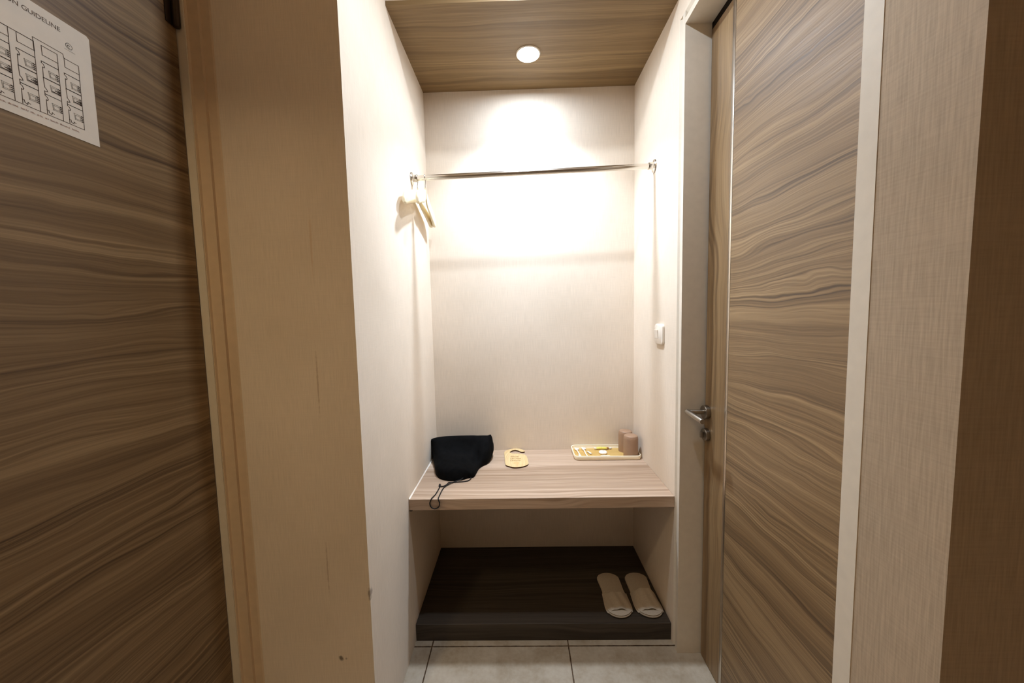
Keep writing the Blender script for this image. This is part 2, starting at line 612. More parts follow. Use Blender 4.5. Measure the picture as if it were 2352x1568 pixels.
bm = bmesh.new()
box(bm, XLEAF, XLEAF + 0.04, 0.676, 1.207, 0.006, 2.303)
on_door(mesh_obj('door_panel', bm, MAT['wood_door']))['label'] = 'panel with horizontal grain'
bm = bmesh.new()
box(bm, XLEAF, XLEAF + 0.04, 1.224, YJ - 0.009, 0.006, 2.303)
on_door(mesh_obj('door_stile', bm, MAT['wood_stile']))['label'] = 'stile with vertical grain'
bm = bmesh.new()
bevelled_box(bm, XLEAF - 0.0006, XLEAF + 0.038, 1.2085, 1.2235, 0.006, 2.303, 0.0007, 2)
on_door(smooth_by_angle(mesh_obj('door_inlay', bm, MAT['inlay'])))['label'] = 'shiny metal inlay strip'
bm = bmesh.new()
box(bm, XLEAF + 0.004, XLEAF + 0.05, YJ - 0.009, YJ - 0.0005, 0, 2.331)  # near-black strips set in the gap between leaf and frame
box(bm, XLEAF + 0.004, XLEAF + 0.05, 0.675, YJ - 0.009, 2.303, 2.331)
on_door(mesh_obj('door_gap_strip', bm, MAT['gap']))['label'] = 'dark strip in the gap along the frame'

HY, HZ = 1.3315, 0.974
bm = bmesh.new()
lathe(bm, [(0.0, 0), (0.024, 0), (0.0245, 0.002), (0.0245, 0.0145), (0.0225, 0.0165), (0.0, 0.0165)], (XLEAF, HY, HZ), (-1, 0, 0), 40, False, False)
hd = on_door(smooth_by_angle(mesh_obj('door_handle', bm, MAT['steel']), 30))
hd['label'] = 'brushed steel lever handle on a round rose'
bm = bmesh.new()
tube(bm, [(XLEAF - 0.014, HY, HZ), (0.6135, HY, HZ), (0.6095, HY - 0.0005, HZ), (0.6085, HY - 0.003, HZ)], [0.0088, 0.0088, 0.0086, 0.004], 20)
tube(bm, [(0.6135, HY + 0.0075, HZ), (0.6135, HY + 0.0065, HZ), (0.6135, HY - 0.1055, HZ - 0.004), (0.6135, HY - 0.107, HZ - 0.004)], [0.008, 0.0092, 0.0092, 0.0085], 20)
on_door(smooth_by_angle(mesh_obj('lever', bm, MAT['steel']), 35), hd)
bm = bmesh.new()
lathe(bm, [(0.0, 0), (0.0225, 0), (0.023, 0.002), (0.023, 0.0125), (0.021, 0.0145), (0.0, 0.0145)], (XLEAF, HY, 0.889), (-1, 0, 0), 40, False, False)
lk = on_door(smooth_by_angle(mesh_obj('door_lock', bm, MAT['steel']), 30))
bm = bmesh.new()
bevelled_box(bm, XLEAF - 0.027, XLEAF - 0.014, HY - 0.0035, HY + 0.0035, 0.878, 0.900, 0.002, 2)
on_door(smooth_by_angle(mesh_obj('thumb_turn', bm, MAT['steel'])), lk)

# ------------------------------------------------------------------ shelf and platform
bm = bmesh.new()
bevelled_box(bm, XL + 0.0006, XR - 0.0006, YS, YB - 0.0005, 0.5745, ZS, 0.0012, 2)
sh = mesh_obj('wooden_shelf', bm, MAT['wood_shelf'])
tag(sh, 'thick pale wood-grain shelf spanning the niche at knee height', 'shelf')
bm = bmesh.new()
prism(bm, [(XL + 0.0007, ZS), (XL + 0.005, ZS), (XL + 0.0007, ZS + 0.004)], 'y', YS + 0.001, YB - 0.02)  # white strip imitates light leaking along the shelf's left edge
s = mesh_obj('edge_light_strip', bm, MAT['white_plastic'])
s.parent = sh
s['label'] = 'thin white strip standing in for the line of light along the left wall'
bm = bmesh.new()
box(bm, XL + 0.0008, XL + 0.012, YS + 0.004, YS + 0.12, 0.5685, 0.5744)
s = mesh_obj('support_bracket', bm, MAT['bronze'])
s.parent = sh
s['label'] = 'small dark bracket under the left corner'

bm = bmesh.new()
bevelled_box(bm, XL + 0.0006, XR - 0.0006, YP, YB - 0.0005, 0.0, ZP, 0.0015, 2)
pl = mesh_obj('wooden_platform', bm, MAT['wood_platform'])
tag(pl, 'low dark wood-grain platform on the floor under the shelf', 'platform')

# ------------------------------------------------------------------ downlights
def downlight(name, c, ztop, label, lens):
    root = empty(name, (c[0], c[1], ztop), label, 'lamp')
    bm = bmesh.new()
    lathe(bm, [(0.0455, 0.0), (0.0515, 0.0), (0.0520, -0.002), (0.0505, -0.0045), (0.0475, -0.0055), (0.0455, -0.004)], (0, 0, 0), n=56, cap0=False, cap1=False)
    o = smooth_by_angle(mesh_obj('trim_ring', bm, MAT['white_plastic'], root), 50)
    bm = bmesh.new()
    lathe(bm, [(0.0, -0.0015), (0.0456, -0.0015), (0.0456, -0.0005), (0.0, -0.0005)], (0, 0, 0), n=56, cap0=False, cap1=False)
    mesh_obj('lamp_lens', bm, MAT[lens], root)
    return root


downlight('ceiling_downlight', NICHE_LAMP, ZC, 'round glowing downlight set in the wooden niche ceiling', 'lens')
downlight('ceiling_downlight', HALL_LAMP, ZH, 'round downlight in the plain hall ceiling above the frame', 'lens_hall')

# ------------------------------------------------------------------ hanging rod
RL, RR = Vector((XL, 1.643, 1.945)), Vector((XR, 1.643, 1.967))
root = empty('hanging_rod', RL, 'chrome hanging rod across the niche between round wall flanges', 'rod')
ax = (RR - RL).normalized()
bm = bmesh.new()
tube(bm, [ax * 0.004, (RR - RL) - ax * 0.004], 0.0118, 28)
o = smooth_by_angle(mesh_obj('pole', bm, MAT['chrome'], root), 60)
for c, d in ((Vector((0, 0, 0)), Vector((1, 0, 0))), (RR - RL, Vector((-1, 0, 0)))):
    bm = bmesh.new()
    lathe(bm, [(0.0, 0.0006), (0.0265, 0.0006), (0.027, 0.002), (0.0255, 0.0045), (0.019, 0.0062), (0.0165, 0.008), (0.0158, 0.012), (0.0156, 0.024), (0.0148, 0.0262), (0.0119, 0.0264)], c, d, 40, False, False)
    fl = smooth_by_angle(mesh_obj('flange', bm, MAT['chrome'], root), 35)
    bm = bmesh.new()
    lathe(bm, [(0.0, 0.0), (0.0028, 0.0), (0.0026, 0.0016), (0.0, 0.002)], c + d * 0.0175 + Vector((0, -0.0156, 0)), (0, -1, 0), 14, False, False)
    s = mesh_obj('grub_screw', bm, MAT['steel'], fl, True)


# ------------------------------------------------------------------ hangers
def hanger(loc, rz, label, tilt=0.0):
    """local frame: hook top at the rod, arms along local y, front arm towards -y"""
    root = empty('clothes_hanger', loc, label, 'hanger', 'cream hangers on the rod', rz)
    root.rotation_euler = (0, tilt, rz)
    bm = bmesh.new()
    n = 26
    rings = []
    for i in range(-n, n + 1):
        t = i / n
        a = abs(t)
        y = 0.215 * t
        # curved forward (+x) at the shoulders, like a suit hanger
        xo = 0.004 * a ** 2
        zt = -0.064 - 0.070 * a ** 1.15 - (0.022 * max(0, a - 0.86) / 0.14 if a > 0.86 else 0) + 0.012 * math.exp(-(t / 0.05) ** 2)
        zb = -0.122 - 0.066 * a ** 1.3 + 0.022 * math.exp(-(t / 0.10) ** 2) + (0.012 * max(0, a - 0.9) / 0.1 if a > 0.9 else 0)
        hw = 0.0045 + 0.0045 * a ** 1.5
        if a > 0.9:
            hw *= 1 - 0.45 * ((a - 0.9) / 0.1) ** 2
        zc, hz = (zt + zb) / 2, (zt - zb) / 2
        ring = []
        for k in range(16):
            th = 2 * PI * k / 16
            ct, st = math.cos(th), math.sin(th)
            e = 0.72
            ring.append(bm.verts.new((xo + hw * math.copysign(abs(ct) ** e, ct), y, zc + hz * math.copysign(abs(st) ** e, st))))
        rings.append(ring)
    for A, B in zip(rings, rings[1:]):
        for k in range(16):
            bm.faces.new((A[k], A[(k + 1) % 16], B[(k + 1) % 16], B[k]))
    bm.faces.new(rings[0][::-1])
    bm.faces.new(rings[-1])
    smooth_by_angle(mesh_obj('hanger_body', bm, MAT['hanger'], root), 60)
    bm = bmesh.new()
    R = 0.0140
    pts = [(0, R * math.cos(a), -R + R * math.sin(a) + 0.0016) for a in [math.radians(v) for v in range(-28, 215, 14)]]
    pts = [(0, -p[1], p[2]) for p in pts]
    pts += [(0, 0.0085, -0.031), (0, 0.002, -0.042), (0, 0.0, -0.052), (0, 0.0, -0.060)]
    tube(bm, catmull(pts, 3), 0.0016, 10)
    smooth_by_angle(mesh_obj('hook', bm, MAT['steel'], root), 60)
    return root


zr = lambda x: 1.945 + (x - XL) * (0.022 / 1.052) + 0.0118
hanger((-0.430, 1.643, zr(-0.430) + 0.0008), -0.015, 'cream plastic clothes hanger nearest the left wall on the rod')
hanger((-0.396, 1.643, zr(-0.396) + 0.0008), 0.070, 'cream plastic clothes hanger turned outward, second from the left wall')

# ------------------------------------------------------------------ light switch
sw = empty('light_switch', (XR, 1.5585, 1.2475), 'white rocker light switch on the niche right wall', 'switch')


def rounded_rect(w, h, r, seg=6):
    pts = []
    for cx, cy, a0 in ((w / 2 - r, h / 2 - r, 0), (-w / 2 + r, h / 2 - r, 90), (-w / 2 + r, -h / 2 + r, 180), (w / 2 - r, -h / 2 + r, 270)):
        for k in range(seg + 1):
            a = math.radians(a0 + 90 * k / seg)
            pts.append((cx + r * math.cos(a), cy + r * math.sin(a)))
    return pts


def plate_x(bm, levels, n_in=None):
    """stack of rounded rectangles going towards -x: (w, h, r, x)"""
    rings = []
    for wd, ht, r, x in levels:
        rings.append([bm.verts.new((x, p[0], p[1])) for p in rounded_rect(wd, ht, r)])
    for A, B in zip(rings, rings[1:]):
        n = len(A)
        for k in range(n):
            bm.faces.new((A[k], A[(k + 1) % n], B[(k + 1) % n], B[k]))
    bm.faces.new(rings[0])
    bm.faces.new(rings[-1][::-1])


bm = bmesh.new()
plate_x(bm, [(0.086, 0.086, 0.014, -0.0004), (0.087, 0.087, 0.0145, -0.004), (0.084, 0.084, 0.013, -0.0085), (0.078, 0.078, 0.010, -0.0105)])
smooth_by_angle(mesh_obj('switch_plate', bm, MAT['white_plastic'], sw), 35)
bm = bmesh.new()
box(bm, -0.0150, -0.010, 0.000, 0.036, -0.0185, 0.0185)
for v in bm.verts:
    if v.co.x < -0.012 and v.co.z < 0:
        v.co.x = -0.0112
bmesh.ops.bevel(bm, geom=list(bm.edges), offset=0.0008, segments=2, affect='EDGES')
smooth_by_angle(mesh_obj('rocker', bm, MAT['white_plastic'], sw), 35)

# ------------------------------------------------------------------ printed plan on the entrance door
PX = XD + 0.0012
PY, PZ, PH, PW = 0.7795, 1.7145, 0.2155, 0.305
pp = empty('evacuation_sheet', (XD, PY, PZ), 'white printed evacuation sheet taped on the entrance door', 'sheet')
bm = bmesh.new()
outline = [(-PW, 0), (0, 0), (0, PH - 0.004), (-0.004, PH), (-PW, PH)]
prism(bm, outline, 'x', 0.0002, 0.0009)
mesh_obj('paper', bm, MAT['sheet'], pp)


MARKS = bmesh.new()
MARK_MATS = []


def strokes(segs, wd, mat):
    """line segments in sheet millimetres (s left of the right edge is negative, t up)"""
    MARK_MATS.append(mat)
    for s0, t0, s1, t1 in segs:
        a, b = Vector((s0, t0)) / 1000, Vector((s1, t1)) / 1000
        d = (b - a)
        if d.length < 1e-6:
            continue
        d.normalize()
        n = Vector((-d.y, d.x)) * wd / 2000
        a = a - d * wd / 2000
        b = b + d * wd / 2000
        f = MARKS.faces.new([MARKS.verts.new((0.00105 + 0.00001 * len(MARK_MATS), p.x, p.y)) for p in (a + n, b + n, b - n, a - n)])
        f.material_index = len(MARK_MATS) - 1


plan, heavy, soft = [], [], []


def poly(L, pts, close=False):
    for (a, b) in zip(pts, pts[1:] + ([pts[0]] if close else [])):
        L.append((a[0], a[1], b[0], b[1]))


for i in range(8):
    r = -25.5 - 34.0 * i
    l = r - 25.5
    # stair/utility box on top
    tl = l + 3.5
    poly(plan, [(tl, 145), (r + 1.2, 145), (r + 1.2, 128.5), (tl, 128.5)], True)
    # party wall of the column
    poly(plan, [(r + 1.0, 128.5), (r, 22.5)])
    # three rooms, each with a wavy door side on the left
    for top, bot in ((116.5, 88.0), (88.0, 59.0), (59.0, 24.0)):
        flip = (top < 90 and top > 80)
        q = [(r, top), (l + 1, top), (l + 1, top - 3), (l + 3.5, top - 4.5), (l + 5, top - 8), (l + 4, top - 10.5), (l + 2, top - 10), (l + 1.5, bot)]
        if flip:
            q = [(l + 1.2, top), (l + 1.8, bot + 12), (l + 4.2, bot + 9.5), (l + 5.5, bot + 6), (l + 3, bot + 4.8), (l + 1, bot + 5), (l + 1, bot)]
        poly(plan, q)
        poly(plan if top != 88.0 else heavy, [(l + 1.5, top), (r, top)])
        # bed and desk
        hb = top - 12 if not flip else top - 9
        poly(soft, [(r - 15, hb), (r - 2, hb), (r - 2, hb - 11), (r - 14, hb - 11)], True)
        poly(soft, [(r - 13, hb - 2.5), (r - 5, hb - 2.5), (r - 5, hb - 9), (r - 13, hb - 9)], True)
        for k in range(4):
            heavy.append((r - 3.2, hb - 1 - k * 3.2, r - 0.7, hb - 1 - k * 3.2))
    heavy.append((r - 12, 69.5, r, 69.5))
    heavy.append((r - 8, 73, r - 1, 73))
    poly(plan, [(l + 1.5, 31), (l + 4, 31), (l + 4.5, 27), (l + 8, 25.5), (l + 9, 29.5), (l + 12, 28)])
poly(plan, [(-25.5, 22.5), (-297, 22.5)])
poly(plan, [(-47.5, 145), (-49, 152), (-93, 152), (-93, 128.5)])
poly(plan, [(-93, 145), (-297, 145)])
strokes(plan, 1.15, MAT['ink'])
strokes(soft, 1.1, MAT['ink_light'])
strokes(heavy, 1.6, MAT['ink_dark'])
# emblem: a ring with a curl inside and a short line of lettering below
em = []
for k in range(24):
    a0, a1 = 2 * PI * k / 24, 2 * PI * (k + 1) / 24
    em.append((-37 + 5.2 * math.cos(a0), 173.5 + 5.2 * math.sin(a0), -37 + 5.2 * math.cos(a1), 173.5 + 5.2 * math.sin(a1)))
for k in range(16):
    a0, a1 = 5.0 * k / 16, 5.0 * (k + 1) / 16
    em.append((-37 + (0.6 + 0.6 * a0) * math.cos(a0), 173.5 + (0.6 + 0.6 * a0) * math.sin(a0), -37 + (0.6 + 0.6 * a1) * math.cos(a1), 173.5 + (0.6 + 0.6 * a1) * math.sin(a1)))
rr = random.Random(4)
sx = -45.0
while sx < -29:
    ln = rr.uniform(1.0, 2.4)
    em.append((sx, 165.0, sx + ln, 165.0))
    sx += ln + 1.1
strokes(em, 0.9, MAT['ink_light'])
ft = []
sx = -200.0
while sx < -33:
    nl = rr.randint(3, 9)
    for k in range(nl):
        hgt = rr.choice((1.7, 1.7, 1.7, 2.6))
        ft.append((sx, 13.0, sx, 13.0 + hgt))
        if rr.random() < 0.7:
            ft.append((sx, 13.0 + rr.choice((0.2, 1.6)), sx + 0.9, 13.0 + rr.choice((0.2, 1.6))))
        sx += 1.75
    sx += 2.4
strokes(ft, 0.65, MAT['ink_red'])
mesh_obj('printed_markings', MARKS, MARK_MATS, pp)
mt = Matrix(((0, 0, 1, 0.00105), (1, 0, 0, -0.0485), (0, 1, 0, 0.1915), (0, 0, 0, 1)))
text_mesh('heading', 'EVACUATION GUIDELINE', 0.0112, MAT['ink'], pp, mt, 'RIGHT')

# ------------------------------------------------------------------ black drawstring bag
ST = {
    -0.453: [(1.850, .640), (1.848, .690), (1.806, .722), (1.792, .720), (1.792, .695), (1.800, .670), (1.806, .650), (1.815, .632)],
    -0.440: [(1.862, .625), (1.862, .690), (1.808, .728), (1.788, .727), (1.772, .695), (1.765, .668), (1.765, .640), (1.775, .621)],
    -0.415: [(1.870, .621), (1.866, .690), (1.808, .732), (1.786, .731), (1.745, .696), (1.715, .668), (1.690, .645), (1.690, .6205)],
    -0.392: [(1.872, .620), (1.868, .690), (1.808, .734), (1.786, .734), (1.735, .696), (1.675, .672), (1.625, .655), (1.618, .6205)],
    -0.365: [(1.874, .620), (1.868, .692), (1.808, .736), (1.784, .736), (1.730, .690), (1.655, .676), (1.592, .664), (1.577, .6205)],
    -0.320: [(1.874, .620), (1.868, .692), (1.808, .737), (1.784, .737), (1.732, .686), (1.648, .678), (1.576, .668), (1.556, .6205)],
    -0.270: [(1.874, .620), (1.868, .692), (1.808, .737), (1.784, .737), (1.738, .682), (1.655, .668), (1.582, .664), (1.562, .6205)],
    -0.240: [(1.874, .620), (1.868, .692), (1.808, .737), (1.784, .737), (1.740, .684), (1.672, .655), (1.596, .654), (1.580, .6205)],
    -0.222: [(1.872, .620), (1.868, .692), (1.808, .736), (1.784, .736), (1.742, .686), (1.700, .648), (1.598, .648), (1.584, .6205)],
    -0.212: [(1.872, .620), (1.868, .692), (1.808, .736), (1.784, .736), (1.742, .688), (1.704, .648), (1.612, .640), (1.602, .6205)],
    -0.203: [(1.870, .620), (1.867, .691), (1.808, .736), (1.784, .736), (1.738, .690), (1.708, .654), (1.676, .630), (1.672, .6205)],
    -0.185: [(1.870, .620), (1.866, .690), (1.808, .736), (1.784, .736), (1.734, .692), (1.712, .662), (1.706, .640), (1.710, .6205)],
    -0.166: [(1.866, .622), (1.862, .690), (1.808, .736), (1.786, .735), (1.740, .692), (1.728, .664), (1.726, .642), (1.734, .6225)],
    -0.152: [(1.858, .628), (1.854, .690), (1.808, .738), (1.792, .736), (1.757, .690), (1.752, .666), (1.754, .645), (1.764, .630)],
    -0.143: [(1.840, .650), (1.836, .682), (1.815, .704), (1.806, .702), (1.786, .688), (1.782, .674), (1.786, .662), (1.796, .652)],
}
bag = empty('drawstring_bag', (-0.30, 1.72, ZS), 'black cloth drawstring bag slumped on the shelf in the left corner', 'bag')
xs = sorted(ST)
rows = []
cols = [catmull([(xs[i], *ST[xs[i]][j]) for i in range(len(xs))], 5) for j in range(8)]
nrow = len(cols[0])
bm = bmesh.new()
off = Vector(bag.location)
rings = []
for i in range(nrow):
    sec = [cols[j][i] for j in range(8)]
    ring = catmull(sec, 6, closed=False)
    base = []
    a, b = sec[-1], sec[0]
    for k in range(1, 6):
        base.append(a.lerp(b, k / 6))
    rings.append([p.copy() for p in ring] + base)
for i, ring in enumerate(rings):
    for j, p in enumerate(ring):
        up = max(0.0, min(1.0, (p.z - 0.628) / 0.04))
        n1 = noise.noise(Vector((p.x * 22, p.y * 22, p.z * 26 + 3)))
        n2 = noise.noise(Vector((p.x * 9 + p.y * 30, p.y * 10 - p.z * 24, 7.0)))
        fold = -abs(noise.noise(Vector((p.x * 30 + p.z * 12, p.y * 14, 1.5)))) if p.y < 1.70 else -0.4 * abs(n2)
        k = up * (0.0055 * n1 + 0.0060 * n2 + 0.0095 * fold)
        p.y += -k * 0.8
        p.z += k * 0.75 * (0.25 if p.z > 0.725 else 1)
        p.z = max(p.z, ZS + 0.0008)
        p.x += up * 0.003 * n2
        p.x = max(p.x, XL + 0.001)
vs = [[bm.verts.new(p - off) for p in ring] for ring in rings]
nn = len(vs[0])
for A, B in zip(vs, vs[1:]):
    for k in range(nn):
        bm.faces.new((A[k], A[(k + 1) % nn], B[(k + 1) % nn], B[k]))
bm.faces.new(vs[0][::-1])
bm.faces.new(vs[-1])
mesh_obj('bag_body', bm, MAT['black_cloth'], bag, True)
# dog-ear corner at the top right
bm = bmesh.new()
tri = [Vector((-0.170, 1.797, .736)), Vector((-0.1535, 1.797, .7395)), Vector((-0.149, 1.797, .720)), Vector((-0.160, 1.797, .716))]
A = [bm.verts.new(p - off + Vector((0, -0.005, 0))) for p in tri]
B = [bm.verts.new(p - off + Vector((0, 0.006, 0))) for p in tri]
bm.faces.new(A)
bm.faces.new(B[::-1])
for k in range(4):
    bm.faces.new((A[k], B[k], B[(k + 1) % 4], A[(k + 1) % 4]))
bmesh.ops.bevel(bm, geom=list(bm.edges), offset=0.0015, segments=2, affect='EDGES')
mesh_obj('bag_corner', bm, MAT['black_cloth'], bag, True)
CA = [(-0.268, 1.598, 0.634), (-0.247, 1.589, 0.630), (-0.232, 1.586, 0.624), (-0.227, 1.574, 0.622), (-0.235, 1.556, 0.6217), (-0.256, 1.546, 0.6217), (-0.289, 1.542, 0.6217), (-0.319, 1.538, 0.6217), (-0.324, 1.521, 0.6217), (-0.337, 1.504, 0.622), (-0.350, 1.503, 0.6232)]
CB = [(-0.349, 1.500, 0.6232), (-0.353, 1.441, 0.6217), (-0.361, 1.403, 0.6227), (-0.3625, 1.3962, 0.6210), (-0.3655, 1.3946, 0.6140), (-0.368, 1.3946, 0.605), (-0.364, 1.3946, 0.591), (-0.350, 1.3946, 0.583), (-0.334, 1.3946, 0.590), (-0.329, 1.3946, 0.605), (-0.3315, 1.3946, 0.6140), (-0.3335, 1.3962, 0.6210), (-0.335, 1.403, 0.6227), (-0.335, 1.441, 0.6217), (-0.333, 1.482, 0.6217), (-0.325, 1.507, 0.6222), (-0.307, 1.530, 0.6236), (-0.290, 1.547, 0.6236), (-0.265, 1.562, 0.626), (-0.259, 1.584, 0.632)]
bm = bmesh.new()
tube(bm, [p - off for p in catmull(CA, 5)], 0.0022, 8)
tube(bm, [p - off for p in catmull(CB, 5)], 0.0022, 8)
mesh_obj('drawcord', bm, MAT['cord'], bag, True)
bm = bmesh.new()
lathe(bm, [(0.0, 0), (0.0035, 0.0006), (0.0046, 0.003), (0.0046, 0.012), (0.0036, 0.0148), (0.0, 0.0155)], Vector((-0.351, 1.502, 0.6195)) - off, (-0.15, 0.9, 0.42), 16, False, False)
for v in bm.verts:
    v.co.z = max(v.co.z, 0.0004)
mesh_obj('cord_stopper', bm, MAT['cord'], bag, True)

# ------------------------------------------------------------------ wooden door tag
TAG = [(-0.0602, 1.8747), (-0.0618, 1.8802), (-0.0549, 1.8949), (-0.0458, 1.9043), (-0.0344, 1.908), (-0.024, 1.9047), (-0.0147, 1.8974), (-0.0065, 1.8861), (0.0016, 1.8803), (0.0109, 1.8813), (0.0171, 1.8865), (0.0167, 1.8961), (0.0092, 1.909), (-0.0011, 1.9221), (-0.0168, 1.9298), (-0.041, 1.9308), (-0.0618, 1.9232), (-0.0801, 1.9057), (-0.0887, 1.8867), (-0.0901, 1.8705), (-0.0855, 1.803), (-0.0786, 1.7191), (-0.0696, 1.7007), (-0.0545, 1.6891), (-0.0423, 1.681), (-0.0267, 1.6783), (-0.012, 1.681), (0.0064, 1.6881), (0.0233, 1.7019), (0.0311, 1.7175), (0.0324, 1.7312), (0.029, 1.7862), (0.0267, 1.8112), (0.0202, 1.8319), (0.0104, 1.8453), (-0.0097, 1.854), (-0.0299, 1.8561), (-0.0502, 1.8609)]
ty = lambda y: 1.678 + (y - 1.678) * 0.95
dt = empty('door_tag', (-0.028, 1.75, ZS), 'pale wooden do-not-disturb door tag with a hook, lying on the shelf', 'sign')
pts = [(p.x + 0.028, ty(p.y) - 1.75) for p in catmull([(a, b, 0) for a, b in TAG], 4, closed=True)]
bm = bmesh.new()
fs = prism(bm, pts, 'z', 0.0004, 0.0064)
for f in fs[2:]:
    f.material_index = 1
mesh_obj('tag_board', bm, [MAT['ply'], MAT['burnt']], dt)
for body, yy in (('Please', 1.8075), ('Do Not', 1.7815), ('Disturb', 1.7555)):
    m4 = Matrix.Translation((-0.0285, ty(yy) - 1.75, 0.0065)) @ Matrix.Diagonal((1, 1.25, 1, 1))
    text_mesh('engraved_lettering', body, 0.0165, MAT['engrave'], dt, m4)
bm = bmesh.new()
cx0, cy0 = 0.0025, ty(1.7295) - 1.75
for (ra, rb, wd) in ((0.0145, 0.0105, 0.0026), (0.0085, 0.0055, 0.0018)):
    n = 36
    o_ = [bm.verts.new((cx0 + ra * math.cos(2 * PI * k / n), cy0 + rb * math.sin(2 * PI * k / n), 0.0066)) for k in range(n)]
    i_ = [bm.verts.new((cx0 + (ra - wd) * math.cos(2 * PI * k / n), cy0 + (rb - wd) * math.sin(2 * PI * k / n), 0.0066)) for k in range(n)]
    for k in range(n):
        bm.faces.new((o_[k], o_[(k + 1) % n], i_[(k + 1) % n], i_[k]))
for k, xx in enumerate((-0.021, -0.001, 0.008, 0.017, 0.027)):
    yy = ty(1.7035 + 0.001 * k) - 1.75
    for q in (0, 1):
        bm.faces.new([bm.verts.new((xx + dx + q * 0.0022, yy + dy, 0.0066)) for dx, dy in ((0, 0), (0.0013, 0), (0.0016, 0.006), (0.0003, 0.006))])
mesh_obj('engraved_emblem', bm, MAT['engrave_pale'], dt)

# ------------------------------------------------------------------ tray and what lies on it
TC = Vector((0.4262, 1.8365, ZS))
TRZ = -0.012
TW, TD = 0.329, 0.158
tr = empty('amenity_tray', TC, 'cream rectangular tray with amber floor at the right of the shelf', 'tray', None, TRZ)


def ring_xy(bm, w_, d_, r, z):
    return [bm.verts.new((p[0], p[1], z)) for p in rounded_rect(w_, d_, r, 8)]


bm = bmesh.new()
lv = [(TW - 0.012, TD - 0.012, 0.020, 0.0006), (TW - 0.004, TD - 0.004, 0.023, 0.002), (TW, TD, 0.025, 0.008), (TW + 0.001, TD + 0.001, 0.0255, 0.0208), (TW - 0.001, TD - 0.001, 0.0245, 0.0222),
      (TW - 0.0085, TD - 0.0085, 0.022, 0.0216), (TW - 0.0095, TD - 0.0095, 0.0215, 0.0045), (TW - 0.0105, TD - 0.0105, 0.021, 0.0040)]
R_ = [ring_xy(bm, *l) for l in lv]
for A, B in zip(R_, R_[1:]):
    n = len(A)
    for k in range(n):
        bm.faces.new((A[k], A[(k + 1) % n], B[(k + 1) % n], B[k]))
bm.faces.new(R_[0][::-1])
bm.faces.new(R_[-1])
smooth_by_angle(mesh_obj('tray_rim', bm, MAT['tray'], tr), 50)
bm = bmesh.new()
A = ring_xy(bm, TW - 0.0112, TD - 0.0112, 0.0205, 0.0042)
B = ring_xy(bm, TW - 0.0112, TD - 0.0112, 0.0205, 0.0050)
n = len(A)
bm.faces.new(B)
bm.faces.new(A[::-1])
for k in range(n):
    bm.faces.new((A[k], A[(k + 1) % n], B[(k + 1) % n], B[k]))
o = mesh_obj('tray_floor', bm, MAT['tray_floor'], tr)
o['label'] = 'amber wood-look floor'
ZT = ZS + 0.0051


def cup(x, y, label, first=[None]):
    if first[0] is None:
        root = empty('tumbler', (x, y, ZT), label, 'cup', 'taupe tumblers on the tray')
        bm = bmesh.new()
        lathe(bm, [(0.0, 0.104), (0.0325, 0.104), (0.0330, 0.102), (0.0338, 0.0), (0.0355, 0.0), (0.0350, 0.088), (0.0341, 0.098), (0.0315, 0.1045), (0.0265, 0.1075), (0.0, 0.1085)], (0, 0, 0), n=48, cap0=False, cap1=False)
        smooth_by_angle(mesh_obj('cup_body', bm, MAT['cup'], root), 60)
        first[0] = root
        return root
    src = first[0]
    r = src.copy()
    r.location = (x, y, ZT)
    r['label'] = label
    link(r)
    for ch in src.children:
        c = ch.copy()
        link(c, r)
    return r


cup(0.5470, 1.7985, 'taupe upturned tumbler at the front of the pair on the tray')
cup(0.5410, 1.8705, 'taupe upturned tumbler behind the other, nearest the back wall')


def toothbrush(loc, rz, label):
    root = empty('toothbrush', loc, label, 'toothbrush', 'white toothbrushes on the tray', rz)
    bm = bmesh.new()
    path = [(0, -0.060, 0.0040), (0, -0.040, 0.0042), (0, -0.005, 0.0040), (0.001, 0.020, 0.0046), (0.0, 0.036, 0.0050), (-0.001, 0.046, 0.0052), (-0.001, 0.062, 0.0052)]
    tube(bm, catmull(path, 4), [0.0034 + 0.0 * i for i in range(25)], 12)
    smooth_by_angle(mesh_obj('handle', bm, MAT['brush'], root), 60)
    bm = bmesh.new()
    bevelled_box(bm, -0.0068, 0.0058, 0.040, 0.068, 0.0012, 0.0078, 0.0025, 3)
    smooth_by_angle(mesh_obj('brush_head', bm, MAT['brush'], root), 60)
    bm = bmesh.new()
    bevelled_box(bm, 0.0058, 0.0145, 0.042, 0.064, 0.0016, 0.0072, 0.0012, 2)
    mesh_obj('bristles', bm, MAT['bristle'], root)
    return root


toothbrush((0.2930, 1.836, ZT), 0.10, 'white toothbrush nearest the left end of the tray')
toothbrush((0.3270, 1.840, ZT), 0.04, 'white toothbrush second from the left end of the tray')


